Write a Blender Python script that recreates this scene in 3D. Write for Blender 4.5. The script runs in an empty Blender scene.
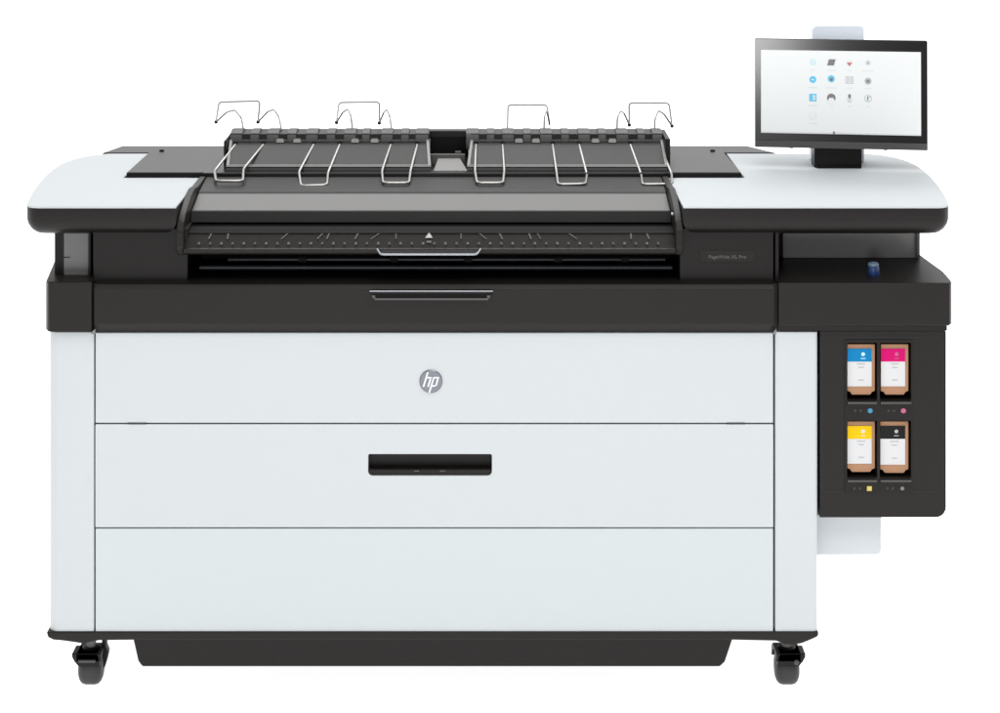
import bpy, bmesh, math
from mathutils import Vector, Matrix
sc = bpy.context.scene
COL = sc.collection

# ------------------------------------------------------------------ measures
# the camera stands D metres in front of the machine's front face (y = 0), level, eye height H
F, D, X0, YH = 1974.0, 4.2, 487.0, -170.0
H = 853 * 4.3 / F
def W(px, py, y):
    k = (D + y) / F
    return Vector(((px - X0) * k, y, H - (py - YH) * k))
def PX(px, y=0.0): return (px - X0) * (D + y) / F
def PZ(py, y=0.0): return H - (py - YH) * (D + y) / F
ZT = PZ(207)          # table top height

# ------------------------------------------------------------------ materials
def mat(name, col, rough=0.45, metal=0.0, spec=0.5, bump=0.0, bscale=900.0, coat=0.0, var=0.0, emit=None):
    m = bpy.data.materials.new(name); m.use_nodes = True
    nt = m.node_tree; b = nt.nodes['Principled BSDF']
    b.inputs['Base Color'].default_value = (*col, 1)
    b.inputs['Roughness'].default_value = rough
    b.inputs['Metallic'].default_value = metal
    b.inputs['Specular IOR Level'].default_value = spec
    b.inputs['Coat Weight'].default_value = coat
    b.inputs['Coat Roughness'].default_value = 0.08
    tc = nt.nodes.new('ShaderNodeTexCoord')
    if bump:
        n = nt.nodes.new('ShaderNodeTexNoise'); n.inputs['Scale'].default_value = bscale
        n.inputs['Detail'].default_value = 3
        bp = nt.nodes.new('ShaderNodeBump'); bp.inputs['Strength'].default_value = bump
        bp.inputs['Distance'].default_value = 0.0006
        nt.links.new(tc.outputs['Object'], n.inputs['Vector'])
        nt.links.new(n.outputs['Fac'], bp.inputs['Height'])
        nt.links.new(bp.outputs['Normal'], b.inputs['Normal'])
    # faint uneven sheen, as moulded and painted surfaces have
    n2 = nt.nodes.new('ShaderNodeTexNoise'); n2.inputs['Scale'].default_value = 2.3
    n2.inputs['Detail'].default_value = 4
    mr = nt.nodes.new('ShaderNodeMapRange')
    mr.inputs['To Min'].default_value = rough * 0.86; mr.inputs['To Max'].default_value = min(1, rough * 1.14)
    nt.links.new(tc.outputs['Object'], n2.inputs['Vector'])
    nt.links.new(n2.outputs['Fac'], mr.inputs['Value'])
    nt.links.new(mr.outputs['Result'], b.inputs['Roughness'])
    if var:
        mx = nt.nodes.new('ShaderNodeMix'); mx.data_type = 'RGBA'
        mx.inputs['A'].default_value = (*[c * (1 - var) for c in col], 1)
        mx.inputs['B'].default_value = (*[min(1, c * (1 + var)) for c in col], 1)
        nt.links.new(n2.outputs['Fac'], mx.inputs['Factor'])
        nt.links.new(mx.outputs['Result'], b.inputs['Base Color'])
    if emit:
        b.inputs['Emission Color'].default_value = (*col, 1)
        b.inputs['Emission Strength'].default_value = emit
    return m

M = dict(
    white=mat('white_painted_plastic', (.388, .411, .423), .5, bump=.15, bscale=700, var=.012),
    topwhite=mat('white_table_plastic', (.37, .392, .402), .6, spec=.3, bump=.12, bscale=700, var=.01),
    palewhite=mat('bluish_white_plastic', (.43, .455, .475), .5),
    dark=mat('dark_grey_plastic', (.0078, .0060, .0054), .40, spec=.18, bump=.35, bscale=800, var=.1),
    dark2=mat('black_plastic', (.0052, .0041, .0037), .40, spec=.18, bump=.25, bscale=800, var=.1),
    gloss=mat('satin_black_lid', (.005, .0047, .0047), .30, spec=.14, bump=.1, bscale=800),
    black=mat('deep_black', (.003, .003, .003), .7, spec=.15),
    grey=mat('mid_grey_plastic', (.05, .048, .047), .45, spec=.4, bump=.3, var=.08),
    rack=mat('rack_grey_plastic', (.011, .0105, .0102), .45, spec=.2, bump=.3, var=.1),
    rackl=mat('rack_light_grey_plastic', (.032, .031, .030), .45, bump=.3, var=.08),
    silver=mat('satin_silver_sheet', (.50, .49, .48), .38, metal=.9, bump=.1, bscale=300, var=.04),
    palegrey=mat('pale_grey_sheet', (.13, .127, .124), .5, var=.04),
    flap=mat('flap_grey_plastic', (.055, .053, .051), .42, spec=.5, bump=.2, bscale=500, var=.04),
    nameplate=mat('dim_grey_lettering', (.07, .07, .069), .5),
    whitelow=mat('greenish_white_plastic', (.388, .418, .424), .5, bump=.15, bscale=700, var=.012),
    edge=mat('pale_rack_edge', (.12, .118, .115), .4, var=.1),  # paler grey than the plate, for its lip and ribs
    wallgrey=mat('shaded_grey_panel', (.19, .185, .183), .35, bump=.1, var=.05),
    post=mat('pale_post_plastic', (.68, .73, .80), .5),
    tint=mat('smoked_panel', (.10, .098, .097), .28, spec=.5, var=.3),
    wire=mat('galvanised_wire', (.31, .30, .29), .38, metal=1.0),
    thin=mat('thin_steel_wire', (.24, .235, .23), .4, metal=.8),
    chrome=mat('chrome', (.20, .21, .225), .25, metal=1.0),
    steel=mat('dark_steel_roller', (.018, .020, .024), .35, metal=.4),
    rubber=mat('black_rubber', (.016, .016, .018), .5, spec=.4, bump=.4, bscale=400),
    mark=mat('pale_print', (.055, .055, .054), .6),
    markw=mat('white_print', (.30, .30, .30), .6),
    markd=mat('dim_print', (.026, .026, .026), .6),
    blue=mat('blue_plastic', (.006, .030, .12), .35, coat=.15),
    bluel=mat('pale_blue_cap', (.12, .17, .23), .35),
    bezel=mat('glossy_bezel', (.003, .003, .003), .14, spec=.5),
    screen=mat('screen_glass', (.42, .43, .43), .25, spec=.3, emit=.58),
    card=mat('brown_cardboard', (.33, .18, .105), .75, spec=.15, bump=.5, bscale=250, var=.08),
    paper=mat('white_label_paper', (.48, .48, .485), .7, spec=.2),
    cyan=mat('cyan_label', (.001, .15, .34), .6, spec=.12),
    magenta=mat('magenta_label', (.44, .0005, .105), .6, spec=.12),
    yellow=mat('yellow_label', (.60, .38, .001), .6, spec=.12),
    kblack=mat('black_label', (.006, .006, .006), .6, spec=.15),
    cyand=mat('cyan_dot', (.015, .15, .27), .4), magd=mat('pink_dot', (.32, .06, .13), .4),
    yeld=mat('yellow_dot', (.40, .34, .06), .4), greyd=mat('grey_dot', (.12, .12, .12), .4),
    hpd=mat('badge_metal', (.13, .135, .15), .26, metal=1.0),
    hpl=mat('badge_light_metal', (.45, .46, .49), .3, metal=.6),
    ic_b=mat('icon_blue', (.09, .40, .60), .5), ic_lb=mat('icon_pale_blue', (.42, .60, .66), .5),
    ic_d=mat('icon_dark', (.14, .13, .14), .5), ic_g=mat('icon_grey', (.33, .33, .33), .5),
    ic_lg=mat('icon_light_grey', (.55, .56, .56), .5), ic_r=mat('icon_red', (.40, .10, .12), .5),
    ic_gr=mat('icon_greyish_green', (.35, .45, .42), .5),
    floor=mat('glowing_white_floor', (.95, .95, .95), .9, spec=.1, emit=.93),  # glow added so the machine's shadow on the floor washes out
)

# ------------------------------------------------------------------ mesh builder
class B:
    def __init__(s): s.bm = bmesh.new(); s.mats = []
    def _mi(s, m):
        if m not in s.mats: s.mats.append(m)
        return s.mats.index(m)
    def box(s, m, x0, x1, y0, y1, z0, z1):
        p = [(x0, y0, z0), (x1, y0, z0), (x1, y1, z0), (x0, y1, z0)]
        return s.prism(m, p, (0, 0, z1 - z0))
    def prism(s, m, pts, vec, holes=()):
        mi = s._mi(m); bm = s.bm
        vec = Vector(vec); nf = len(bm.faces)
        if not holes:
            a = [bm.verts.new(p) for p in pts]; b = [bm.verts.new(Vector(p) + vec) for p in pts]
            fs = [bm.faces.new(a), bm.faces.new(b[::-1])]
            n = len(a)
            for i in range(n):
                j = (i + 1) % n
                fs.append(bm.faces.new((a[j], a[i], b[i], b[j])))
        else:
            edges = []; loops = []
            for lp in [pts] + list(holes):
                vs = [bm.verts.new(p) for p in lp]; loops.append(vs)
                for i in range(len(vs)): edges.append(bm.edges.new((vs[i], vs[(i + 1) % len(vs)])))
            r = bmesh.ops.triangle_fill(bm, use_beauty=True, use_dissolve=False, edges=edges)
            top = [g for g in r['geom'] if isinstance(g, bmesh.types.BMFace)]
            mp = {}
            fs = list(top)
            for vs in loops:
                for v in vs: mp[v] = bm.verts.new(v.co + vec)
            for f in top: fs.append(bm.faces.new([mp[v] for v in reversed(f.verts)]))
            for vs in loops:
                for i in range(len(vs)):
                    j = (i + 1) % len(vs)
                    fs.append(bm.faces.new((vs[j], vs[i], mp[vs[i]], mp[vs[j]])))
        for f in fs: f.material_index = mi
        bmesh.ops.recalc_face_normals(bm, faces=fs)
        return fs
    def rings(s, m, rings, cap0=True, cap1=True):
        mi = s._mi(m); bm = s.bm; fs = []
        R = [[bm.verts.new(p) for p in r] for r in rings]
        n = len(R[0])
        for a, b in zip(R, R[1:]):
            for i in range(n):
                j = (i + 1) % n
                fs.append(bm.faces.new((a[i], a[j], b[j], b[i])))
        if cap0: fs.append(bm.faces.new(R[0][::-1]))
        if cap1: fs.append(bm.faces.new(R[-1]))
        for f in fs: f.material_index = mi
        bmesh.ops.recalc_face_normals(bm, faces=fs)
        return fs
    def tube(s, m, pts, r, n=10, rounddist=0.0):
        P = [Vector(p) for p in pts]
        if rounddist:
            Q = [P[0]]
            for i in range(1, len(P) - 1):
                a, c, b = P[i - 1], P[i], P[i + 1]
                d = min(rounddist, (a - c).length * .45, (b - c).length * .45)
                p0 = c + (a - c).normalized() * d; p1 = c + (b - c).normalized() * d
                for k in range(5):
                    t = k / 4
                    Q.append((1 - t) ** 2 * p0 + 2 * t * (1 - t) * c + t * t * p1)
            Q.append(P[-1]); P = Q
        rings = []; up = None
        for i, p in enumerate(P):
            t = (P[min(i + 1, len(P) - 1)] - P[max(i - 1, 0)]).normalized()
            if up is None:
                up = t.orthogonal().normalized()
            u = (up - t * up.dot(t)).normalized(); up = u
            v = t.cross(u)
            rings.append([p + r * (math.cos(2 * math.pi * k / n) * u + math.sin(2 * math.pi * k / n) * v) for k in range(n)])
        return s.rings(m, rings)
    def lathe(s, m, c, axis, prof, n=32):
        c = Vector(c); ax = Vector(axis).normalized(); u = ax.orthogonal().normalized(); v = ax.cross(u)
        rings = [[c + ax * h + r * (math.cos(2 * math.pi * k / n) * u + math.sin(2 * math.pi * k / n) * v) for k in range(n)] for (h, r) in prof]
        return s.rings(m, rings)
    def text(s, m, body, size, mtx, depth=0.0004, shear=0, wide=None):
        cu = bpy.data.curves.new('t', 'FONT'); cu.body = body; cu.size = size; cu.extrude = depth
        cu.align_x = 'CENTER'; cu.align_y = 'CENTER'; cu.shear = shear
        o = bpy.data.objects.new('t', cu)
        me = bpy.data.meshes.new_from_object(o)
        if wide:
            xs = [v.co.x for v in me.vertices]; w = max(xs) - min(xs)
            mtx = mtx @ Matrix.Diagonal((wide / w, 1, 1, 1))
        me.transform(mtx)
        mi = s._mi(m); n0 = len(s.bm.faces)
        s.bm.from_mesh(me); s.bm.faces.ensure_lookup_table()
        for f in s.bm.faces[n0:]: f.material_index = mi
        bpy.data.objects.remove(o); bpy.data.curves.remove(cu)
    def build(s, name, parent=None, bevel=0.0, seg=2, smooth=False, angle=35):
        me = bpy.data.meshes.new(name)
        s.bm.to_mesh(me); s.bm.free()
        for m in s.mats: me.materials.append(m)
        o = bpy.data.objects.new(name, me); COL.objects.link(o)
        if parent: o.parent = parent
        if bevel:
            b = o.modifiers.new('bevel', 'BEVEL'); b.width = bevel; b.segments = seg
            b.limit_method = 'ANGLE'; b.angle_limit = math.radians(angle)
            b.harden_normals = True; b.use_clamp_overlap = True
            for p in me.polygons: p.use_smooth = True
        elif smooth:
            for p in me.polygons: p.use_smooth = True
            me.set_sharp_from_angle(angle=math.radians(40))
        return o

def empty(name, loc=(0, 0, 0), parent=None):
    o = bpy.data.objects.new(name, None); COL.objects.link(o); o.location = loc
    o.empty_display_size = .1
    if parent: o.parent = parent
    return o
def rrect(u0, u1, v0, v1, r, n=6):
    """rounded rectangle; r = (bl, br, tr, tl)"""
    if not isinstance(r, (tuple, list)): r = (r,) * 4
    out = []
    for (cx, cy, sx, sy, a0, q) in ((u0, v0, 1, 1, 180, r[0]), (u1, v0, -1, 1, 270, r[1]), (u1, v1, -1, -1, 0, r[2]), (u0, v1, 1, -1, 90, r[3])):
        if q <= 0: out.append((cx, cy)); continue
        for k in range(n + 1):
            a = math.radians(a0 + 90 * k / n)
            out.append((cx + sx * q + q * math.cos(a), cy + sy * q + q * math.sin(a)))
    return out
def xz(pts, y): return [(p[0], y, p[1]) for p in pts]
def offset(poly, d):
    n = len(poly); out = []
    area = sum(poly[i][0] * poly[(i + 1) % n][1] - poly[(i + 1) % n][0] * poly[i][1] for i in range(n))
    s = 1 if area > 0 else -1
    for i in range(n):
        a, b, c = Vector(poly[i - 1]), Vector(poly[i]), Vector(poly[(i + 1) % n])
        n1 = Vector((-(b - a).y, (b - a).x)).normalized() * s; n2 = Vector((-(c - b).y, (c - b).x)).normalized() * s
        nn = (n1 + n2); L = nn.length
        nn = nn / L if L > 1e-6 else n1
        out.append(tuple(b + nn * d / max(.35, nn.dot(n1))))
    return out

# ------------------------------------------------------------------ studio floor
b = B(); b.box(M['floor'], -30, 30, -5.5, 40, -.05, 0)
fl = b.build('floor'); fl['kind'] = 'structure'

# ------------------------------------------------------------------ printer root
P = empty('wide_format_printer')
P['label'] = 'wide black and white large format printer on casters with touchscreen on top'
P['category'] = 'printer'

Z633, Z640 = PZ(633), PZ(639.5)
BX0, BX1 = PX(48), PX(818)
# core body behind the panels
b = B()
b.box(M['black'], BX0 + .02, BX1 - .02, .03, .60, Z640 + .02, PZ(283))
b.build('inner_body', P)
b = B(); b.box(M['white'], BX0 + .003, BX1 - .003, .601, .655, Z640 + .01, PZ(283)); b.build('rear_panel', P, .006)

# bottom frame
b = B()
zb = Z640
prof = [(BX0 - .003, Z633 + .004), (BX0, Z633 - .008), (BX0 + .012, zb - .0), (PX(64), zb - .002), (PX(84), zb - .008), (PX(99), zb - .001), (PX(136), zb),
        (PX(735), zb), (PX(776), zb - .002), (PX(785), zb - .010), (PX(792), zb - .011), (PX(802), zb - .007), (BX1 - .012, zb + .002), (BX1, Z633 - .006), (BX1 + .001, Z633 + .004)]
b.prism(M['dark'], xz(prof, -.004), (0, .63, 0))
b.build('bottom_frame', P, .003)
# skirt
b = B()
zs = PZ(667, .03)
k = [(PX(129, .03), zb + .001), (PX(133, .03), zb - .012), (PX(138, .03), zs + .012), (PX(142, .03), zs), (PX(720, .03), zs), (PX(725, .03), zs + .01), (PX(733, .03), zb - .010), (PX(738, .03), zb + .001)]
b.prism(M['dark'], xz(k, .03), (0, .03, 0))
b.build('skirt', P, .004)

# side columns (white)
def column(x0, x1, rl, rr):
    b = B()
    pts = []
    y0, y1 = 0.0, .60
    def corner(cx, cy, r, a0, a1):
        for i in range(7):
            a = math.radians(a0 + (a1 - a0) * i / 6); pts.append((cx + r * math.cos(a), cy + r * math.sin(a)))
    corner(x0 + rl, y0 + rl, rl, 180, 270); corner(x1 - rr, y0 + rr, rr, 270, 360)
    pts.append((x1, y1)); pts.append((x0, y1))
    b.prism(M['white'], [(p[0], p[1], Z633) for p in pts], (0, 0, PZ(332) - Z633))
    return b.build('side_column', P, .002, 2, angle=50)
column(BX0, PX(94), .022, .003)
column(PX(775.2), BX1, .003, .010)

# front panels and drawers
XD0, XD1 = PX(95.4), PX(773.2)
b = B(); b.prism(M['white'], xz(rrect(XD0, XD1, PZ(423), PZ(332.6), .002), 0), (0, .028, 0))
top = b.build('front_panel', P, .0022, 3)
b = B()
hx0, hx1, hz0, hz1 = PX(368), PX(492), PZ(476), PZ(454)
b.prism(M['white'], xz(rrect(XD0, XD1, PZ(527.2), PZ(424.4), .002), 0), (0, .028, 0), holes=[xz(rrect(hx0, hx1, hz0, hz1, (.010, .010, .004, .004)), 0)])
drawer = b.build('drawer', P, .0018, 3)
b = B()   # recessed pull
b.prism(M['dark2'], xz(rrect(hx0 - .004, hx1 + .004, hz0 - .004, hz1 + .004, .006), .0285), (0, .004, 0))
b.prism(M['dark'], xz(rrect(hx0 + .0004, hx1 - .0004, hz0 + .0004, hz0 + .012, (.010, .010, .002, .002)), .005), (0, .023, 0))
for cx in (416.5, 442.5):
    b.box(M['mark'], PX(cx - 2.5), PX(cx + 2.5), .0045, .0052, PZ(472.2), PZ(471.2))
b.build('recessed_handle', drawer)
b = B(); b.prism(M['whitelow'], xz(rrect(XD0, XD1, Z633 + .001, PZ(528.6), .002), 0), (0, .028, 0))
b.build('drawer', P, .0022, 3)
for xa, xb in ((128, 146), (727, 745)):
    b = B(); b.box(M['steel'], PX(xa), PX(xb), -.0008, .02, PZ(424.3), PZ(422.6)); b.build('seam_catch', P)
# badge
b = B()
cx, cz, R = PX(431), PZ(381.2), .0245
b.lathe(M['hpd'], (cx, .0005, cz), (0, -1, 0), [(0, R), (.002, R), (.0032, R - .0012)], 48)
def bar(u0, v0, u1, v1, w):
    s_ = .30
    def q(u, v): return (cx + R * (u + s_ * v), -.0031, cz + R * v)
    d = w / 2
    if abs(u1 - u0) < 1e-6: pts = [q(u0 - d, v0), q(u0 + d, v0), q(u0 + d, v1), q(u0 - d, v1)]
    else: pts = [q(u0, v0 - d), q(u1, v0 - d), q(u1, v0 + d), q(u0, v0 + d)]
    b.prism(M['hpl'], pts, (0, -.0011, 0))
bar(-.52, -.45, -.52, .84, .15)      # h stem
bar(-.45, .36, -.18, .36, .15); bar(-.12, -.45, -.12, .43, .15)
bar(.14, -.96, .14, .43, .15)        # p stem
bar(.21, .36, .46, .36, .15); bar(.53, -.36, .53, .43, .15); bar(.21, -.36, .46, -.36, .15)
b.build('badge', top)

# ---- dark band across the front
def band(name, x0, x1, lip=True, side_l=0, side_r=0):
    b = B()
    z1, z0 = PZ(281, .02), PZ(331.2)
    pf = [(.05, z1), (.018, z1), (-.004, PZ(284, -.004)), (-.013, PZ(288.6, -.012)), (-.013, PZ(324, -.013)), (-.006, z0 + .006), (-.006, z0), (.05, z0)]
    b.prism(M['dark'], [(x0, y, z) for y, z in pf], (x1 - x0, 0, 0))
    return b.build(name, P, .002, 3, angle=12)
band('front_cover', PX(95.3), PX(773.6))
# left cap, with outer corner set back
b = B()
pl = [(PX(93), -.012), (PX(52), -.012), (PX(49), -.009), (PX(46.5, .01), .004), (PX(46, .02), .03), (PX(46.2, .14), .24), (PX(48, .5) + .03, .58), (PX(93), .58)]
b.prism(M['dark'], [(x, y, PZ(331)) for x, y in pl[:]], (0, 0, PZ(282, -.012) - PZ(331)))
b.build('end_cap', P, .004, 3, angle=25)
# seam blocks
for xa, xb in ((92.4, 95.8), (773, 777.6)):
    b = B(); b.box(M['dark2'], PX(xa), PX(xb), .004, .06, PZ(331), PZ(284)); b.build('seam_strip', P)
for xa, xb in ((92, 96.5), (771.5, 775.5)):
    b = B(); b.prism(M['palegrey'], xz([(PX(xa), PZ(332.5)), (PX(xb), PZ(332.5)), (PX(xb), PZ(327.5)), (PX(xa + 2), PZ(329.5))], -.0145), (0, .006, 0))
    b.build('clip', P)
# latch on the band
b = B()
b.prism(M['chrome'], [(PX(369.5, -.03), y, z) for y, z in ((-.014, PZ(290.5)), (-.030, PZ(290.5, -.03)), (-.030, PZ(291.8, -.03)), (-.014, PZ(292.6)))], (PX(493, -.03) - PX(369.5, -.03), 0, 0))
b.prism(M['black'], xz(rrect(PX(373), PX(490.5), PZ(299.5, -.02), PZ(292.0, -.02), (.006, .006, .001, .001)), -.026), (0, .014, 0))  # black stands in for recess shade, so the grip looks inset
for cx_ in (374.4, 488.6):
    b.box(M['grey'], PX(cx_ - 1.6), PX(cx_ + 1.6), -.0275, -.0262, PZ(297.5, -.02), PZ(294.5, -.02))
b.prism(M['grey'], xz(rrect(PX(375), PX(488.5), PZ(299.2, -.02), PZ(297.4, -.02), .0006, 2), -.0285), (0, .003, 0))
b.box(M['rack'], PX(373), PX(490.5), -.030, -.014, PZ(293.4, -.03), PZ(291.8, -.03))
b.build('latch', P, .0008)

# ---- ink cabinet
CX0, CX1 = PX(777.4), PX(946.5)
cab = B()
o_ = rrect(PX(820.2), CX1, PZ(518), PZ(331.8), (.0, .022, .002, .001))
bays = [(847.2, 877.4, 343, 400.5), (880, 911.4, 343, 400.5), (847.2, 877.4, 421, 478), (880, 911.4, 421, 478)]
holes = [xz(rrect(PX(a), PX(c), PZ(e), PZ(d_), .002, 3), .004) for a, c, d_, e in bays]
cab.prism(M['dark'], xz(o_, .004), (0, .10, 0), holes=holes)
cab.prism(M['dark'], xz([(PX(777), PZ(518) + .004), (CX1 - .004, PZ(518) + .004), (CX1 - .004, PZ(331.8)), (PX(777), PZ(331.8))], .15), (0, .43, 0))
cabo = cab.build('ink_cabinet', P, .003, 2)
b = B()
for a, c, d_, e in bays:
    t = .001
    b.prism(M['black'], xz([(PX(a) - .003, PZ(e) - .003), (PX(c) + .003, PZ(e) - .003), (PX(c) + .003, PZ(d_) + .003), (PX(a) - .003, PZ(d_) + .003)], .1045), (0, .04, 0))
b.build('bay_back', cabo)
# raised rim of the cabinet door
b = B()
r0 = rrect(PX(800), PX(943), PZ(492.5), PZ(337), (.0, .010, .010, 0))
r1 = rrect(PX(801), PX(941.6), PZ(491.2), PZ(338.2), (.0, .008, .008, 0))
b.prism(M['rack'], xz([p for p in rrect(PX(821), PX(943), PZ(492.5), PZ(336.8), (.0, .010, .010, 0))], .0034), (0, .0036, 0),
        holes=[xz(rrect(PX(822), PX(942), PZ(491.3), PZ(337.8), (.0, .009, .009, 0)), .0034)])
b.build('door_rim', cabo, smooth=False)
# central bay frame
b = B()
b.prism(M['dark2'], xz(rrect(PX(845), PX(913.5), PZ(494), PZ(340.2), .003, 3), .0022), (0, .003, 0), holes=[[(x, .0022, z) for x, y, z in h] for h in holes])
for x_ in ((847.5, 876.5), (880.5, 911)):
    for py in (402.5, 480.5):
        b.box(M['grey'], PX(x_[0]), PX(x_[1]), -.004, .0025, PZ(py + .8), PZ(py - .6))
        b.box(M['dark'], PX(x_[0]), PX(x_[1]), -.0015, .0025, PZ(py + 3), PZ(py + .8))
b.build('bay_frame', cabo)
for (x_, py, mm, sh) in ((870.3, 411, 'cyand', 0), (903.6, 411, 'magd', 0), (869.5, 488.7, 'yeld', 1), (902.5, 488.7, 'greyd', 0)):
    b = B()
    rr_ = .0052 if mm != 'greyd' else .004
    if sh: b.box(M[mm], PX(x_) - .005, PX(x_) + .005, .0008, .003, PZ(py) - .005, PZ(py) + .005)
    else: b.lathe(M[mm], (PX(x_), .003, PZ(py)), (0, -1, 0), [(0, rr_ + .0006), (.0018, rr_)], 20)
    for dx in (-15, -9.5):
        b.box(M['markd'], PX(x_ + dx) - .0017, PX(x_ + dx) + .0017, .0018, .003, PZ(py) - .002, PZ(py) + .002)
    b.build('status_light', cabo)
# upper box above the cabinet
b = B()
ub = [(PX(777.6), -.012), (CX1 + .004, -.012), (PX(950.5, .01), .0), (PX(950.8, .02), .02), (PX(951, .03) + .0, .10), (PX(951) - .004, .24), (PX(951) - .02, .58), (PX(777.6), .58)]
b.prism(M['dark'], [(x, y, PZ(326, -.012)) for x, y in ub], (0, 0, PZ(283, -.012) - PZ(326, -.012)))
b.build('ink_cabinet_top', P, .0035, 3, angle=25)
b = B()
b.box(M['dark'], PX(777.6), CX1 + .0015, .0, .55, PZ(331), PZ(326, -.012) - .0004)
b.build('ink_cabinet_ledge', P, .001)
# small white tank under the cabinet
b = B()
b.prism(M['palewhite'], xz(rrect(PX(810, .05), PX(881.5, .05), PZ(555.5, .05), PZ(514, .05), (.004, .012, 0, 0)), .05), (0, .22, 0))
b.build('waste_tank', P, .004, 3)

# ---- neck between band and table
ZN0, ZN1 = PZ(284), ZT - .05
b = B(); b.box(M['dark2'], PX(93, .02), PX(187.5, .02), .022, .55, ZN0 - .01, ZN1); b.build('neck_cover', P, .002)
b = B(); b.box(M['dark2'], PX(680, .02), PX(773.5, .02), .022, .55, ZN0 - .01, ZN1)
b.box(M['dark'], PX(700, .02), PX(755, .02), .0205, .024, PZ(262.5, .02), PZ(250.5, .02))
nk = b.build('neck_cover', P, .0012)
b = B()
b.text(M['nameplate'], 'PageWide XL Pro', .0105, Matrix.Translation((PX(727.5, .02), .0200, PZ(257, .02))) @ Matrix.Rotation(math.pi / 2, 4, 'X'), wide=PX(746) - PX(708.5))
b.build('model_name', nk)
b = B(); b.box(M['tint'], PX(64, .055), PX(89, .055), .055, .07, ZN0 - .01, ZN1)
b.box(M['dark2'], PX(60.5, .13), PX(92.5, .07), .0702, .55, ZN0 - .01, ZN1)
b.box(M['dark2'], PX(89, .055), PX(91.6, .055), .045, .07, ZN0 - .01, ZN1)
b.box(M['dark2'], PX(61.5, .055), PX(64, .055), .058, .07, ZN0 - .01, ZN1)
b.box(M['dark2'], PX(64, .055), PX(70, .055), .053, .056, PZ(257.6, .055), PZ(256.8, .055))
b.build('side_window', P, .001)
b = B(); b.box(M['wallgrey'], PX(783, .235), PX(918.5, .235), .237, .25, ZN0 - .01, ZN1)
b.box(M['dark2'], PX(775, .235), PX(921.5, .235), .2505, .55, ZN0 - .01, ZN1)
b.box(M['grey'], PX(915.8, .235), PX(918.6, .235), .231, .2368, ZN0 - .01, ZN1)
b.box(M['dark2'], PX(775.5, .02), PX(779, .02), .0235, .25, ZN0 - .01, ZN1)
b.build('side_window', P, .001)
# blue knob on the ledge
kc = W(876, 283, .03)
b = B()
zl = PZ(283, -.012)
b.lathe(M['blue'], (kc.x, .06, zl), (0, 0, 1), [(0, .0125), (.004, .0135), (.017, .0125), (.021, .0115)], 24)
b.lathe(M['bluel'], (kc.x, .06, zl + .0205), (0, 0, 1), [(0, .0112), (.003, .012), (.007, .0095), (.0085, .005)], 24)
b.build('knob', P, smooth=True)

# ---- output slot (dark recess with rollers)
b = B()
b.box(M['black'], PX(187.6, .02), PX(680, .02), .24, .55, ZN0 - .01, ZN1)
b.box(M['black'], PX(187.8, .02), PX(679.8, .02), .02, .24, ZN0 - .012, ZN0 + .001)
b.build('output_slot', P)
for (py, yy, x0, x1, r, mm) in ((267.5, .05, 200, 672, .0055, 'steel'), (259.5, .07, 228, 665, .0045, 'steel')):
    b = B(); b.tube(M[mm], [W(x0, py, yy), W(x1, py, yy)], r, 14)
    x = x0 + 30
    if yy == .07:
        for xx in (303, 394, 468, 558, 625):
            b.tube(M['black'], [W(xx - 4, py, yy), W(xx + 4, py, yy)], .0095, 14)
    if py == 276:
        for j in range(12): b.tube(M['black'], [W(238 + 35 * j, py, yy), W(246 + 35 * j, py, yy)], .008, 14)
    b.build('roller', P, smooth=True)

# ---- table slab
half = [(.955, 0), (.968, .003), (.979, .012), (.986, .03), (.992, .07), (1.003, .15), (1.013, .24), (1.022, .36), (1.025, .45), (1.023, .52), (1.013, .58), (.995, .63), (.97, .665), (.935, .686)]
TL = [(-x, y) for x, y in half]; TR = [(x + .003, y) for x, y in half]
SX0, SX1, SY = -.661, .417, .335
outer = TR + [(.60, .69), (.60, .80), (-.80, .80), (-.80, .69)] + TL[::-1] + [(SX0, 0), (SX0, SY), (SX1, SY), (SX1, 0)]
out2 = TR + TL[::-1] + [(SX0, 0), (SX0, SY), (SX1, SY), (SX1, 0)]
b = B()
rg = []
hgt = .0635
for (dz, ins) in ((-.0035, 0), (-.03, .0), (-.040, .0025), (-.049, .008), (-.056, .016), (-.061, .026), (-.0635, .040)):
    rg.append([(p[0], p[1], ZT + dz) for p in offset(out2, ins)])
fs = b.rings(M['dark2'], rg, cap0=True, cap1=True)
b.build('table_frame', P, smooth=True)
# rear deck strip
b = B()
def rdeck(x0, x1, y0, y1, r):
    return [(x0, y0), (x1, y0)] + [(x1 - r + r * math.cos(a), y1 - r + r * math.sin(a)) for a in [math.radians(15 * i) for i in range(7)]] + [(x0 + r + r * math.cos(a), y1 - r + r * math.sin(a)) for a in [math.radians(90 + 15 * i) for i in range(7)]]
b.prism(M['gloss'], [(x, y, ZT - .08) for x, y in [(-.955, .688), (.718, .688), (.66, .80), (-.925, .80)]], (0, 0, .083))
b.build('rear_deck', P, .006, 3)
# white tops
TP = .0008
LW = [(SX0 - .001, 0)] + TL + [(-.838, .686), (-.838, .347), (SX0 - .001, .347)]
RW = [(SX1 + .001, 0)] + TR + [(.5935, .686), (.5935, .347), (SX1 + .001, .347)]
for o in (LW, RW):
    b = B(); o = offset(o, -.0004)
    b.prism(M['topwhite'], [(x, y, ZT - .0032) for x, y in o], (0, 0, .0042)); b.build('table_top', P, .0012, 2, angle=40)
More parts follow.
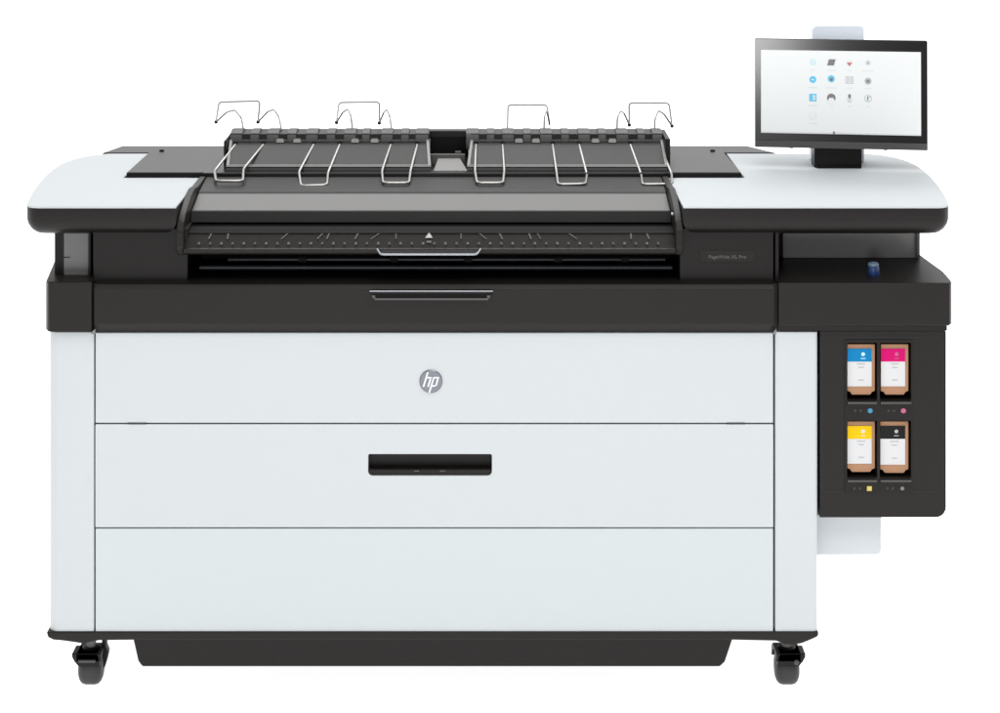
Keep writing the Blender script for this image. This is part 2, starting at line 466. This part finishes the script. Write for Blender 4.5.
# black raised lid
b = B()
lid = [(-.832, .352), (-.655, .352), (-.655, .345), (.41, .345), (.41, .352), (.587, .352), (.580, .686), (-.829, .686)]
b.prism(M['gloss'], [(x, y, ZT - .003) for x, y in lid], (0, 0, .0155))
b.build('top_lid', P, .004, 3)
for x_, y_ in ((-.80, .655), (.555, .655), (.442, .62)):
    b = B(); b.lathe(M['black'], (x_, y_, ZT + .012), (0, 0, 1), [(0, .006), (.003, .006), (.004, .004)], 16)
    b.build('stop_pad', P)

# ---- sheet feed unit in the middle
def prof_part(name, m, pf, x0, x1, bev=.002, ang=12, parent=P):
    b = B(); b.prism(m, [(x0, y, z) for y, z in pf], (x1 - x0, 0, 0)); return b.build(name, parent, bev, 3, angle=ang)
UX0, UX1 = SX0 + .016, SX1 - .016
A_ = (.345, ZT + .0095); zA = ZT + .0095
c1 = (.205, PZ(193.3, .205)); c2 = (.105, PZ(210.3, .105)); c3 = (.096, PZ(222.5, .096))
prof_part('scanner_hood', M['rack'], [(.344, ZT + .0045), (.215, c1[1] + .0035), (.205, c1[1] - .001), (.205, c1[1] - .04), (.344, c1[1] - .04)], UX0, UX1, .002)
prof_part('scanner_flap', M['flap'], [(.2045, c1[1]), c2, (c2[0], c2[1] - .02), (.2045, c2[1] - .03)], UX0, UX1, .003)
prof_part('flap_lip', M['rack'], [(c2[0] - .002, c2[1] - .001), c3, (c3[0] + .010, c3[1] - .004), (c2[0] + .02, c2[1] - .021), (c2[0] - .0005, c2[1] - .018)], UX0, UX1, .001)
prof_part('scanner_throat', M['black'], [(.14, c3[1] + .01), (.14, PZ(244, .14)), (.34, PZ(244, .14)), (.34, c3[1] + .01)], UX0, UX1, 0)
# input tray with ruler marks
t0 = Vector((0, .047, PZ(229.5, .047))); t1 = Vector((0, .002, PZ(248, .002)))
b = B(); b.box(M['black'], UX0 + .001, UX1 - .001, t0.y + .0005, .139, t0.z - .018, t0.z + .0005); b.build('gap_shade_strip', P)  # added black strip, paints the dark of the gap behind the tray
tray = prof_part('input_tray', M['dark'], [(t0.y, t0.z), (.006, PZ(248, .006)), (-.002, PZ(249.3, -.002)), (-.002, PZ(253, -.002)), (.004, PZ(254.5, .004)), (t0.y, t0.z - .02)], UX0, UX1, 0)
b = B()
nrm = Vector((0, -(t0.z - t1.z), (t0.y - t1.y))).normalized()
def on_tray(px, py):
    # intersect picture ray with the tray plane to read the place of a printed mark
    for i in range(2001):
        y = t0.y - .046 * i / 2000
        z = t0.z + (y - t0.y) * (t1.z - t0.z) / (t1.y - t0.y)
        if PZ(py, y) >= z: return Vector((PX(px, y), y, z)) + nrm * .0006
    return Vector((PX(px, y), y, z)) + nrm * .0006
def mark(px, py, w, h, m, sl=0, tri=False):
    p = on_tray(px, py); v = Vector((0, t0.y - t1.y, t0.z - t1.z)).normalized()
    a, c = w / 2, h / 2
    if tri: pts = [p + Vector((-a, 0, 0)) - v * c, p + Vector((a, 0, 0)) - v * c, p + v * c]
    else: pts = [p + Vector((-a - sl, 0, 0)) - v * c, p + Vector((a - sl, 0, 0)) - v * c, p + Vector((a + sl, 0, 0)) + v * c, p + Vector((-a + sl, 0, 0)) + v * c]
    b.prism(m, pts, nrm * .0003)
for j in range(42):
    mark(199 + 11.2 * j, 243.6, .0048, .007, M['markd' if j % 2 else 'mark'])
for px, sl, m_ in ((210, .002, 'mark'), (228, 0, 'mark'), (284.5, .006, 'mark'), (320, .005, 'mark'), (328, .002, 'mark'), (356.5, .003, 'mark'), (375, .008, 'mark'), (396, 0, 'markd'),
                 (461, 0, 'markd'), (483, -.007, 'mark'), (501, -.003, 'mark'), (530, -.002, 'mark'), (539, -.003, 'markd'), (573, -.008, 'mark'), (631, 0, 'mark'), (648, -.002, 'mark')):
    mark(px, 236.5, .0032, .016, M[m_], sl)
mark(429, 235.4, .016, .016, M['markw'], tri=True); mark(429, 242, .010, .006, M['mark'])
b.build('ruler_marks', tray)
b = B()
b.tube(M['chrome'], [W(377, 249, -.003), W(380.5, 254.6, -.012), W(477, 254.6, -.012), W(480.5, 249, -.003)], .0026, 10, .008)
b.prism(M['dark2'], [W(381, 250, -.003), W(477, 250, -.003), W(476, 254, -.009), W(382, 254, -.009)], (0, .006, -.001))
b.build('tray_handle', tray, smooth=True)
# side brackets
for xs, e in ((SX0, 0), (SX1 - .0155, 1)):
    pf = [(.34, ZT + .006), (.22, PZ(186, .22)), (.17, PZ(188, .17)), (.12, PZ(195, .12)), (.07, PZ(205, .07)), (.03, PZ(214, .03)), (.006, PZ(222, .006)), (-.004, PZ(232, -.004)), (-.005, PZ(248, -.005)), (.006, PZ(255, .006)), (.05, PZ(257, .03)), (.30, PZ(250, .1)), (.34, ZT - .05)]
    prof_part('side_bracket', M['dark'], pf, xs, xs + .0155, .003, 18)
b = B(); b.lathe(M['wire'], (SX1 - .0155, .06, PZ(214, .06)), (-1, 0, 0), [(0, .004), (.004, .004)], 12); b.build('pin', P)

# ---- the two paper racks
def rack(x0, x1, x0t, x1t, blocks, tabs, vertical):
    """x in picture units at front (y=.38) and at the top"""
    b = B()
    yb, yt = .385, .50
    zb0 = PZ(166.5, yb); zt0 = PZ(141, yt)
    XA, XB = PX(x0, yb), PX(x1, yb); TA, TB = PX(x0t, yt), PX(x1t, yt)
    # sloping slab
    f0 = [(XA, yb, zb0), (XB, yb, zb0), (TB, yt, zt0), (TA, yt, zt0)]
    b.prism(M['rack'], f0, (0, .03, -.012))
    # front lip: bright edge and its base
    b.prism(M['edge'], [(XA, yb - .003, zb0 - .001), (XB, yb - .003, zb0 - .001), (XB, yb + .002, zb0 + .0035), (XA, yb + .002, zb0 + .0035)], (0, .006, 0))
    b.prism(M['rack'], [(XA, yb - .008, PZ(172, yb)), (XB, yb - .008, PZ(172, yb)), (XB, yb, zb0 - .0015), (XA, yb, zb0 - .0015)], (0, .02, 0))
    # side ribs
    for xa, xt in ((XA, TA), (XB - .007, TB - .007)):
        b.prism(M['edge'], [(xa, yb, zb0 + .002), (xa + .007, yb, zb0 + .002), (xt + .007, yt, zt0 + .0045), (xt, yt, zt0 + .0045)], (0, .02, -.006))
    b.build('rack_plate', R_, .0012)
    # corrugated top beam
    b = B()
    zc = PZ(133, .53)
    b.box(M['rack'], TA, TB, .503, .585, zt0 - .03, PZ(131.5, .54))
    b.prism(M['rackl'], [(TA, .4985, zt0 - .004), (TB, .4985, zt0 - .004), (TB, .4985, zt0 + .003), (TA, .4985, zt0 + .003)], (0, .012, .001))
    for c, w in blocks:
        xa, xb = PX(c - w / 2, .51), PX(c + w / 2, .51)
        pf = [(.497, zt0 + .001), (.505, PZ(133, .505)), (.535, PZ(128.6, .535)), (.57, PZ(128.4, .57) + .001), (.59, PZ(131, .59)), (.59, zt0 - .02), (.50, zt0 - .02)]
        b.prism(M['rackl'], [(xa, y, z) for y, z in pf], (xb - xa, 0, 0))
    for c in tabs:
        b.prism(M['palegrey'], [W(c - 4.2, 143, .488), W(c + 4.2, 143, .488), W(c + 3.4, 139, .4965), W(c - 3.4, 139, .4965)], (0, .006, .001))
    b.build('rack_beam', R_, .0025, 2)
R_ = empty('paper_rack', (0, 0, 0), P)
rack(226, 431, 229.5, 429, [(236.5, 12), (255, 9), (273, 12), (292, 9), (312, 12), (331, 9), (350, 12), (366, 8), (387, 12), (405, 8), (422, 13)], (280, 297, 355, 374.5), 1)
# end face of left rack
b = B(); b.box(M['dark2'], PX(229.5, .5) - .006, PX(229.5, .5) - .0005, .44, .585, ZT + .01, PZ(133, .56)); b.build('end_plate', R_, .002)
RL = R_
R_ = empty('paper_rack', (0, 0, 0), P)
rack(467, 668, 470.5, 663, [(472.5, 13), (490.5, 8), (508, 12), (527, 8), (546, 12), (565, 8), (584, 12), (602, 8), (622, 12), (641, 8), (657, 10)], (519, 536, 595.5, 612.5), 1)
b = B(); b.box(M['dark'], PX(663, .5) + .0005, PX(668, .5), .44, .585, ZT + .01, PZ(131, .56)); b.build('end_plate', R_, .002)
RR = R_
# bridge, sunken middle
b = B()
zbar = PZ(130, .60)
b.box(M['rack'], PX(426, .58), PX(471, .58), .587, .62, PZ(137.5, .60), zbar)
b.box(M['black'], PX(429, .5), PX(468, .5), .585, .60, ZT + .0, PZ(136, .59))
b.build('bridge', P, .002)
b = B()
b.prism(M['palegrey'], [W(433.5, 170.5, .372), W(467.5, 170.5, .372), W(460, 158, .46), W(438, 158, .46)], (0, 0, -.004))
b.box(M['grey'], PX(430, .46), PX(465, .46), .462, .475, ZT + .01, PZ(154.5, .462))
b.box(M['grey'], PX(455, .47), PX(461, .47), .478, .485, ZT + .01, PZ(152, .47))
b.build('output_guide', P, .001)
# low dark sill below the racks
b = B(); b.box(M['gloss'], PX(190, .36), PX(676, .36), .3465, .60, ZT + .008, PZ(173, .372)); b.build('rack_sill', P, .002)

# ---- wire guides in front
WR = .0031
def guide(pts, parent):
    (a, ab, c1_, c2_, bb, bt) = pts
    yb_ = .352
    b = B()
    yt = .497; ym = .36
    P_ = [W(a[0], a[1] - 1, yt + .01), W(a[0], a[1], yt - .006), W(ab[0], ab[1], ym - .012), W(c1_[0], c1_[1], ym - .095), W(c2_[0], c2_[1], ym - .095), W(bb[0], bb[1], ym - .012), W(bt[0], bt[1], yt - .006), W(bt[0], bt[1] - 1, yt + .01)]
    b.tube(M['wire'], P_, WR, 10, .012)
    for q in (a, bt):
        w = W(q[0], q[1] - .2, yt)
        b.lathe(M['black'], (w.x, yt - .006, w.z), (0, -1, .2), [(-.006, .0062), (.003, .0062)], 12)
    b.build('wire_guide', parent, smooth=True)
for g in ([(236, 144), (214.6, 171), (216, 181), (243, 181), (243.5, 169), (264, 144)],
          [(314, 144), (299, 172), (301, 186), (327, 185), (328, 173), (340, 144)],
          [(391, 144), (382, 171), (383, 183), (409, 183), (410.5, 171), (417.5, 144)]): guide(g, RL)
for g in ([(476, 144), (475, 171), (477, 183), (503, 183), (504.3, 171), (502.5, 144)],
          [(552.5, 144), (556.5, 172), (558, 184.5), (585.5, 184), (587, 175), (579, 144)],
          [(630, 144), (641.3, 175), (642.5, 184.5), (672, 184), (671.5, 174), (660, 146)]): guide(g, RR)
# ---- tall wire hoops behind
def hoop(pts, parent, tips):
    b = B()
    b.tube(M['thin'], [W(x, y, d) for x, y, d in pts], .0023, 8, .009)
    for x, y, d in tips: b.lathe(M['rubber'], W(x, y, d), (0, 0, 1), [(-.004, .003), (-.002, .0045), (.002, .0045), (.004, .003)], 10)
    b.build('wire_hoop', parent, smooth=True)
hoop([(243.5, 130, .56), (241.5, 118, .57), (235, 110, .60), (227, 112, .64), (216, 122, .70), (219, 102, .72), (260, 101, .72), (258, 122, .70), (268, 111.5, .64), (274, 109.5, .60), (279, 117, .57), (281.5, 130, .56)], RL, [(216, 122, .70), (258, 122, .70)])
hoop([(352.5, 130, .56), (351, 116, .57), (348, 109, .60), (343, 112, .64), (336.5, 122.5, .70), (339, 102.5, .72), (379.5, 102, .72), (379.3, 123, .70), (384, 112, .64), (387, 109.5, .60), (390, 117, .57), (391.5, 130, .56)], RL, [(336.5, 122.5, .70), (379.3, 123, .70)])
hoop([(544, 130, .56), (544.3, 118, .57), (545.8, 111, .60), (547.2, 112, .62), (549.8, 126, .64), (549, 120, .66), (547, 105, .70), (508, 105, .70), (507.5, 128, .64)], RR, [])
hoop([(617, 130, .56), (617.3, 118, .57), (620.5, 111, .60), (624, 113, .64), (629.3, 125, .70), (629, 103, .72), (669, 103, .72), (672, 126, .70), (664, 114, .64), (658.5, 110.5, .60), (655, 119, .57), (654.5, 130, .56)], RR, [(629.3, 125, .70), (672, 126, .70)])

# ---- casters
def caster(cx, yy, yaw, s_, band_and_bracket):
    c = empty('caster', (cx, yy, 0), P)
    top = Z640 - .004
    Rw = .036
    b = B()   # broad wheel seen edge on, rounded shoulders
    b.lathe(M['rubber'], (-.026, 0, Rw), (1, 0, 0), [(0, .012), (.001, .022), (.004, Rw - .007), (.009, Rw - .002), (.016, Rw), (.036, Rw), (.043, Rw - .002), (.048, Rw - .007), (.051, .022), (.052, .012)], 40)
    b.build('wheel', c, smooth=True)
    b = B()   # flared hood over the wheel
    fr = [(-.036, .078), (.020, .078), (.0235, .070), (.0245, .050), (-.0215, .050), (-.030, .060), (-.0355, .070)]
    b.prism(M['dark2'], [(x * s_, -.034, z) for x, z in fr], (0, .045, 0))
    arch = [(-.034, .078), (-.034, .060), (-.022, .064), (.0, .073), (.025, .064), (.038, .045), (.044, .045), (.040, .068), (.026, .078)]
    b.prism(M['dark2'], [(-.027, y, z) for y, z in arch], (.054, 0, 0))
    b.lathe(M['dark2'], (0, 0, .0775), (0, 0, 1), [(0, .020), (.003, .019), (.004, .014)], 24)
    b.build('fork', c, .0035, 3)
    b = B(); b.lathe(M['palegrey'], (0, 0, .080), (0, 0, 1), [(0, .010), (top - .078, .010)], 20)
    b.build('stem', c, smooth=True)
    b = B()
    if band_and_bracket:
        b.prism(M['grey'], [(x * s_, -.0345, z) for x, z in ((-.021, .061), (.016, .061), (.016, .067), (-.021, .067))], (0, -.005, -.001))  # grey strip stands in for a highlight across the hood, no pedal
    else:
        b.lathe(M['grey'], (-.016 * s_, -.034, .060), (0, -1, 0), [(0, .006), (.003, .006), (.004, .004)], 16)
    b.build('hood_highlight_or_stud', c, .0015)
    if band_and_bracket:
        b = B(); b.prism(M['dark'], [(x, .004, z) for x, z in ((.018, .020), (.027, .030), (.033, .050), (.036, .066), (.031, .078), (.030, top + .008), (.020, top + .008), (.022, .07), (.020, .04))], (0, .020, 0))
        b.build('bracket', c, .002)
    c.rotation_euler.z = yaw
    return c
caster(PX(91.5, .1), .10, 0, 1, True)
caster(PX(786.5, .1), .10, 0, -1, False)
caster(PX(91.5, .1), .56, math.radians(20), 1, False)
caster(PX(786.5, .1), .56, math.radians(-15), -1, False)

# ------------------------------------------------------------------ touchscreen
s_y = .46
k_ = (D + s_y) / F
cxm = PX(840.8, s_y); 
zmon = PZ(94.3, s_y)
T = empty('control_panel', (0, 0, 0), P)
mm_ = Matrix.Translation((cxm, s_y, zmon)) @ Matrix.Rotation(math.radians(-7.5), 4, 'Z') @ Matrix.Rotation(math.radians(-1.5), 4, 'X')
T.matrix_world = mm_
T.matrix_parent_inverse = Matrix.Identity(4)
wM = 172 * k_ / 2; hM = 107.5 * k_ / 2
wM *= .99
hM *= 1.01
b = B()
b.prism(M['dark2'], xz(rrect(-wM, wM, -hM, hM, .003), .001), (0, .020, 0))
b.prism(M['dark2'], xz(rrect(-wM * .7, wM * .7, -hM * .75, hM * .7, .012), .0208), (0, .022, 0))
b.build('screen_housing', T, .0015, 2)
b = B()
sx0, sx1, sz0, sz1 = -79.0 * k_, 78.6 * k_, -39.8 * k_, 43.2 * k_
b.prism(M['bezel'], xz(rrect(-wM + .0006, wM - .0006, -hM + 7.2 * k_, hM - .0006, .0025), -.0006), (0, .0016, 0))
b.build('bezel', T)
b = B(); b.prism(M['rackl'], xz(rrect(-wM + .0003, wM - .0003, -hM, -hM + 6.8 * k_, .0018), -.0012), (0, .003, 0))
for u in (-49, 44): b.lathe(M['black'], (u * k_, .008, -hM + .001), (0, 0, -1), [(0, .006), (.003, .005)], 12)
b.build('chin_strip', T, .0008)
b = B()
b.box(M['screen'], sx0, sx1, -.0010, -.0002, sz0, sz1)
yI = -.0013
def U(px): return (px - 840.8) * k_
def V(py): return (94.3 - py) * k_ 
def ib(m, u, v, w, h, y=yI): b.box(M[m], U(u) - w * k_ / 2, U(u) + w * k_ / 2, y, y + .0002, V(v) - h * k_ / 2, V(v) + h * k_ / 2)
def idisc(m, u, v, r, y=yI): b.lathe(M[m], (U(u), y + .0002, V(v)), (0, -1, 0), [(0, r * k_), (.0002, r * k_)], 20)
cs = (813.2, 831.4, 849.4, 867.6); rs = (62.5, 80, 98, 116)
idisc('ic_lb', cs[0], rs[0], 3.3); idisc('ic_lg', cs[0], rs[0], 1.6, yI - .0002)
b.prism(M['ic_d'], [(U(827.3), yI, V(65.7)), (U(834), yI, V(65.7)), (U(835.8), yI, V(59.5)), (U(829), yI, V(59.5))], (0, -.0002, 0))
idisc('ic_lg', cs[2], rs[0] + .5, 3.2); b.prism(M['ic_r'], [(U(846.6), yI - .0003, V(62.5)), (U(852), yI - .0003, V(62.5)), (U(849.4), yI - .0003, V(66.2))], (0, -.0002, 0))
idisc('ic_lg', cs[3], rs[0], 3.3); ib('ic_g', cs[3], rs[0], 3, 3, yI - .0003)
idisc('ic_b', cs[0], rs[1], 3.5); ib('screen', cs[0], rs[1], 2, 1, yI - .0003)
idisc('ic_b', cs[1], rs[1] - 1, 3.6); idisc('ic_d', cs[1], rs[1] - .5, 1.7, yI - .0003)
for v in (-3, -1, 1, 3): ib('ic_g', cs[2], rs[1] + v, 8.6, .9)
for u in (-3.9, 0, 3.9): ib('ic_lg', cs[2] + u, rs[1], .8, 6.5, yI - .0002)
idisc('ic_g', cs[3], rs[1] + .8, 3.4); idisc('ic_d', cs[3], rs[1] + .8, 1.5, yI - .0003)
ib('ic_b', cs[0], rs[2], 7.2, 7.6); ib('screen', cs[0] + 1.2, rs[2], 2.6, 4.4, yI - .0003); ib('ic_b', cs[0] + 1.2, rs[2], 2.6, 1, yI - .0005)
idisc('ic_d', cs[1], rs[2], 4.3); b.prism(M['screen'], [(U(cs[1] - 4), yI - .0003, V(rs[2] + 4.6)), (U(cs[1] + 4), yI - .0003, V(rs[2] + 4.6)), (U(cs[1] + 2), yI - .0003, V(rs[2])), (U(cs[1] - 2), yI - .0003, V(rs[2]))], (0, -.0002, 0))
ib('ic_g', cs[2], rs[2], 2.8, 8); ib('ic_lg', cs[2], rs[2] + 2, 6, 2, yI - .0003); ib('ic_d', cs[2], rs[2] - 2.2, 2.4, 3, yI - .0005)
idisc('ic_gr', cs[3], rs[2], 3.8); idisc('screen', cs[3], rs[2], 2.9, yI - .0003); ib('ic_d', cs[3] - .3, rs[2], 1.2, 4.4, yI - .0005); ib('ic_g', cs[3] + 1.2, rs[2] - 1.4, 2.4, 1.1, yI - .0005)
idisc('ic_lg', cs[0], rs[3], 3.9); idisc('screen', cs[0], rs[3], 3.2, yI - .0003); ib('ic_lg', cs[0] + .5, rs[3] + .5, 3.4, .9, yI - .0005)
for r_, row in enumerate(rs):
    for c_, u in enumerate(cs):
        if r_ == 3 and c_: continue
        w = ((4, 9, 4, 12), (9, 10, 5, 7), (10, 3, 4, 4), (8,))[r_][c_]
        ib('ic_lg', u, row + 8, w, 1.0)
b.box(M['ic_lg'], sx0 + .0002, sx1 - .0002, yI + .0001, yI + .0003, sz0 + .0002, sz0 + 1.6 * k_)
ib('ic_d', 834, 132.6, 2, 2.4, yI - .0003)
for u in (838, 842, 846, 850): ib('ic_lg', u, 132.8, 1.6, 1.2, yI - .0003)
b.build('screen', T)
# stand
b = B()
sy_ = .482
b.prism(M['dark2'], [(PX(814.5, sy_), sy_, ZT + .001), (PX(862, sy_), sy_, ZT + .001), (PX(862, sy_), sy_ + .0, PZ(140, sy_)), (PX(814.5, sy_), sy_, PZ(140, sy_))], (0, .05, 0))
b.box(M['black'], PX(816, sy_), PX(861, sy_), sy_ - .012, sy_ - .0002, ZT + .001, ZT + .006)
b.build('screen_stand', P, .003)
b = B()
ty = .56
b.prism(M['post'], xz(rrect(PX(812.5, ty), PX(864.5, ty), ZT + .001, PZ(25.3, ty), (0, 0, .012, .012)), ty), (0, .05, 0))
b.build('rear_post', P, .003, 3)
b = B(); b.box(M['dark2'], PX(825, .55), PX(852, .55), .49, ty - .0005, PZ(120, .52), PZ(85, .52)); b.build('screen_arm', P, .003)

# ------------------------------------------------------------------ ink cartridges (can be lifted out)
def cartridge(px0, px1, py0, py1, colm, label, tilt=0):
    c = empty('ink_cartridge', (PX((px0 + px1) / 2), .012, PZ(py1)))
    c['label'] = label; c['category'] = 'ink cartridge'; c['group'] = 'ink cartridges in the side cabinet'
    w = (PX(px1) - PX(px0)) / 2; h = PZ(py0) - PZ(py1)
    b = B()
    ch = .009
    pts = [(-w + .010, 0), (w - .010, 0), (w - .006, .006), (w, .008), (w, h), (-w, h), (-w, .008), (-w + .006, .006)]
    b.prism(M['card'], [(x, 0, z) for x, z in pts], (0, .088, 0)); b.build('box', c, .0016)
    b = B()
    lw0, lw1 = -w + .0004, w - .0075
    b.box(M['paper'], lw0, lw1, -.0012, -.0003, .0185, h - .019)
    for (z, ww) in ((h * .60, .009), (h * .53, .006), (h * .28, .006)): b.box(M['ic_g'], .0 - ww, .0 + ww, -.0015, -.0013, z, z + .003)
    b.build('label', c)
    b = B()
    b.box(M[colm], lw0, lw1, -.0014, -.0003, h - .037, h - .0095)
    lm = {'cyan': 'ic_lb', 'magenta': 'magd', 'yellow': 'paper', 'kblack': 'markw'}[colm]
    b.lathe(M[lm], (.004, -.0014, h - .021), (0, -1, 0), [(0, .004), (.0003, .004)], 16)
    b.box(M[lm], -.001, .009, -.0017, -.0014, h - .031, h - .0295)
    b.build('colour_band', c)
    return c
cartridge(848.2, 876.2, 345.6, 396.5, 'cyan', 'ink cartridge with a cyan blue band on its white label')
cartridge(881.8, 909.8, 345.6, 396.5, 'magenta', 'ink cartridge with a magenta pink band on its white label')
cartridge(848.2, 876.2, 423, 474, 'yellow', 'ink cartridge with a yellow band on its white label')
cartridge(881.2, 909.8, 423, 475, 'kblack', 'ink cartridge with a black band on its white label')

# ------------------------------------------------------------------ world and lamps
wd = bpy.data.worlds.new('World'); sc.world = wd; wd.use_nodes = True
wd.node_tree.nodes['Background'].inputs['Color'].default_value = (1, 1, 1, 1)
# a white studio, dimmer behind the camera
nt = wd.node_tree
tc = nt.nodes.new('ShaderNodeTexCoord'); sp = nt.nodes.new('ShaderNodeSeparateXYZ'); mr = nt.nodes.new('ShaderNodeMapRange')
mr.interpolation_type = 'SMOOTHSTEP'
mr.inputs['From Min'].default_value = -1.0; mr.inputs['From Max'].default_value = .1
mr.inputs['To Min'].default_value = .35; mr.inputs['To Max'].default_value = 1.25
nt.links.new(tc.outputs['Generated'], sp.inputs['Vector']); nt.links.new(sp.outputs['Y'], mr.inputs['Value'])
nt.links.new(mr.outputs['Result'], nt.nodes['Background'].inputs['Strength'])
def area(name, loc, target, size, power, sy=None):
    l = bpy.data.lights.new(name, 'AREA'); l.energy = power; l.size = size
    if sy: l.shape = 'RECTANGLE'; l.size_y = sy
    o = bpy.data.objects.new(name, l); COL.objects.link(o); o.location = loc
    d = Vector(target) - Vector(loc); o.rotation_euler = d.to_track_quat('-Z', 'Y').to_euler()
    return o
area('softbox_front', (.5, -2.4, 5.0), (0, 0, 0), 4, 215, 3)
area('rear_floor_fill', (0, 3.0, 4.2), (0, 1.2, 0), 5, 110, 1.4)  # added fill, lightens the shadow on the floor behind the machine
area('softbox_behind_camera', (-.37, -5.6, 1.24), (.6, .4, 1.2), .85, 42, .85)

cam = bpy.data.cameras.new('camera'); co = bpy.data.objects.new('camera', cam); COL.objects.link(co)
co.location = (0, -D, H); co.rotation_euler = (math.pi / 2, 0, 0)
cam.sensor_width = 36; cam.lens = F / 1000 * 36
cam.shift_x = (500 - X0) / 1000; cam.shift_y = -(356.5 - YH) / 1000
cam.clip_start = .1; cam.clip_end = 200
sc.camera = co
sc.view_settings.view_transform = 'Standard'; sc.view_settings.look = 'None'
sc.view_settings.exposure = 0; sc.view_settings.gamma = 1
